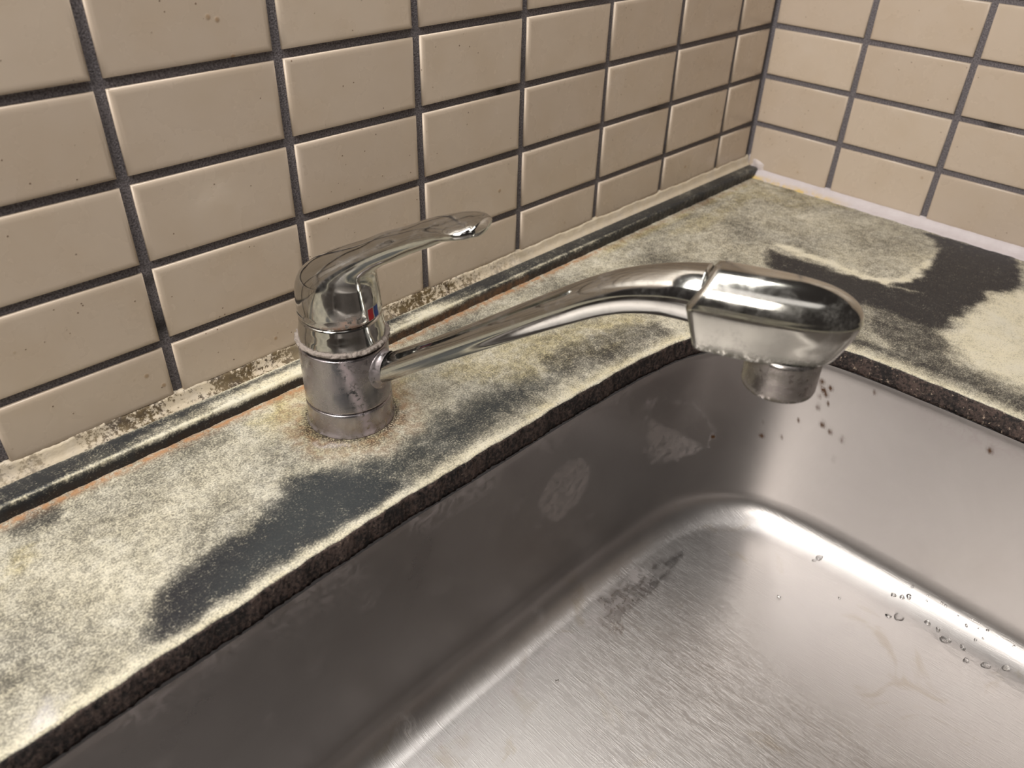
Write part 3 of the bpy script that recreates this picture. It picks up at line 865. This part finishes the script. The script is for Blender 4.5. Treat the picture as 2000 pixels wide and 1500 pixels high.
handle.matrix_parent_inverse = Matrix.Translation(-faucet.location)
MA = -math.pi / 2 + .62
# section angle 0 = n side (towards the camera), -pi/2 = under the lever
mk0, mk1 = -1.02, -.60
mid = (mk0 + mk1) / 2
for nm, a, b, mt in (('hot_mark', mid - .012, mk1 - 0, 'red'), ('cold_mark', mk0, mid - .012, 'blue')): pass
MARK = dict(red=(-1.50, -1.335), blue=(-1.70, -1.535), t=(1.25, 2.45))
o = marker('marker_plate', -1.725, -1.31, 1.18, 2.52, M['silver'], .00010); tag(o, 'silver backing of the temperature mark')
o = marker('hot_mark', *MARK['red'], *MARK['t'], M['red'], .00022); tag(o, 'red hot-water mark')
o = marker('cold_mark', *MARK['blue'], *MARK['t'], M['blue'], .00022); tag(o, 'blue cold-water mark')

# spout
AZ = math.radians(-70)
sp = [(.0130, -.0226, 33, .0086, .0086, 2), (.0300, -.0116, 33, .0083, .0083, 2), (.0646, .0103, 33, .0078, .0078, 2), (.0880, .0252, 33, .0080, .0080, 2), (.1127, .0412, 33, .0087, .0087, 2), (.1410, .0592, 31, .0095, .0095, 2),
      (.1590, .0700, 26, .0102, .0102, 2), (.1719, .0760, 20, .0109, .0110, 2), (.1868, .0806, 12, .0120, .0121, 2), (.1980, .0828, 6, .0133, .0131, 2.1), (.2110, .0840, 3, .0148, .0142, 2.1)]
LS = Loft(AZ, sp)
spout = LS.build('spout', M['chrome'], nt=150, na=72, caps=(False, True), attrs=dict(crust=lambda V: 0 * V[:, 0])); part_of(spout, faucet)
# oval collar where the spout leaves the body
vs = []; fs = []; na = 64; dv = np.array([math.cos(AZ), math.sin(AZ), 0]); nv_ = np.array([math.sin(AZ), -math.cos(AZ), 0])
for j, (rr, lift) in enumerate(((.0116, -.0006), (.0112, .0005), (.0104, .0010), (.0094, .0018), (.0084, .0050))):
    for i in range(na):
        a = 2 * math.pi * i / na; wv = rr * math.cos(a); hv = rr * 1.20 * math.sin(a)
        z = -.0130 + hv + lift * .65
        s_ = math.sqrt(max(RBY ** 2 - wv ** 2, 0)) + lift
        p = np.array([FX, FY, 0]) + dv * s_ + nv_ * wv; vs.append((p[0], p[1], z))
for j in range(4):
    for i in range(na): fs.append((j * na + i, j * na + (i + 1) % na, (j + 1) * na + (i + 1) % na, (j + 1) * na + i))
o = mesh('spout_collar', vs, fs, M['body'], attrs=dict(crust=np.full(len(vs), .4))); part_of(o, faucet)

# spray head: layered plan outlines, flat rear, bullet nose, domed top
layers = []   # (z, s_rear, s_front, half width)
ZR = .0850
for t in np.linspace(0, 1, 16):                         # dome, from crown down to ridge
    an = t * math.pi / 2; c_, s_ = math.cos(an), math.sin(an)
    layers.append((ZR + .0148 * c_, .2055 + .0085 * c_, .2440 + (.2795 - .2440) * s_ ** .8, .0004 + .0177 * s_))
layers += [(ZR - .0008, .2050, .2799, .0183), (ZR - .0022, .2050, .2795, .0183)]
for t in np.linspace(0, 1, 12)[1:]:
    layers.append((ZR - .0022 - .0175 * t, .2050 + .0055 * t, .2795 - .0065 * t ** 1.4, .0183 - .0006 * t))
layers += [(ZR - .0213, .2110, .2718, .0172), (ZR - .0224, .2130, .2695, .0158), (ZR - .0226, .2180, .2640, .0100)]
TILT = -.030
vs = []; na = 96
for (z, sr, sf, hw) in layers:
    L = sf - sr; ln = min(L * .66, .046)                # nose length
    for i in range(na):
        a = 2 * math.pi * i / na
        ca, sa = math.cos(a), math.sin(a)
        if ca >= 0:   # nose half
            s_ = sf - ln + ln * (ca ** .95); w_ = hw * math.copysign(abs(sa) ** .92, sa)
        else:         # body and squared rear with small corner radius
            e = .16
            s_ = sf - ln - (sf - ln - sr) * (abs(ca) ** e) ; w_ = hw * math.copysign(abs(sa) ** .30, sa)
            w_ = hw * math.copysign(min(1, abs(sa) ** .22), sa)
        zz = z - TILT * (s_ - .205)
        p = np.array([FX, FY, 0]) + dv * s_ + nv_ * w_
        vs.append((p[0], p[1], zz))
fs = []
for j in range(len(layers) - 1):
    for i in range(na): fs.append((j * na + i, (j + 1) * na + i, (j + 1) * na + (i + 1) % na, j * na + (i + 1) % na))
fs.append(tuple(range(na))); fs.append(tuple(reversed([(len(layers) - 1) * na + i for i in range(na)])))
V = np.array(vs); zl = V[:, 2] + TILT * ((V[:, 0] - FX) * dv[0] + (V[:, 1] - FY) * dv[1] - .20) - ZR
head = mesh('spray_head', V, fs, M['head'], attrs=dict(crust=np.clip(.70 * np.exp(-((zl + .0205) / .0028) ** 2), 0, 1))); part_of(head, faucet)
# aerator
as_, aw = .2515, .0
ac = np.array([FX, FY, 0]) + dv * as_ + nv_ * aw
ap = seg_prof([(.0160, .0660), (.0172, .0650), (.0172, .0478), (.0168, .0464), (.0158, .0460), (.0148, .0468), (.0144, .0490), (.0, .0494)], .001)
o = lathe('aerator', ap, M['aer'], ac[0], ac[1], attrs=dict(crust=lambda V: np.clip(.8 * np.exp(-((V[:, 2] - .047) / .002) ** 2) + .4 * np.exp(-((V[:, 2] - .061) / .003) ** 2), 0, 1)))
part_of(o, faucet); o.parent = head; o.matrix_parent_inverse = Matrix.Identity(4)
head.matrix_parent_inverse = Matrix.Translation(-faucet.location)
o.matrix_parent_inverse = Matrix.Identity(4)
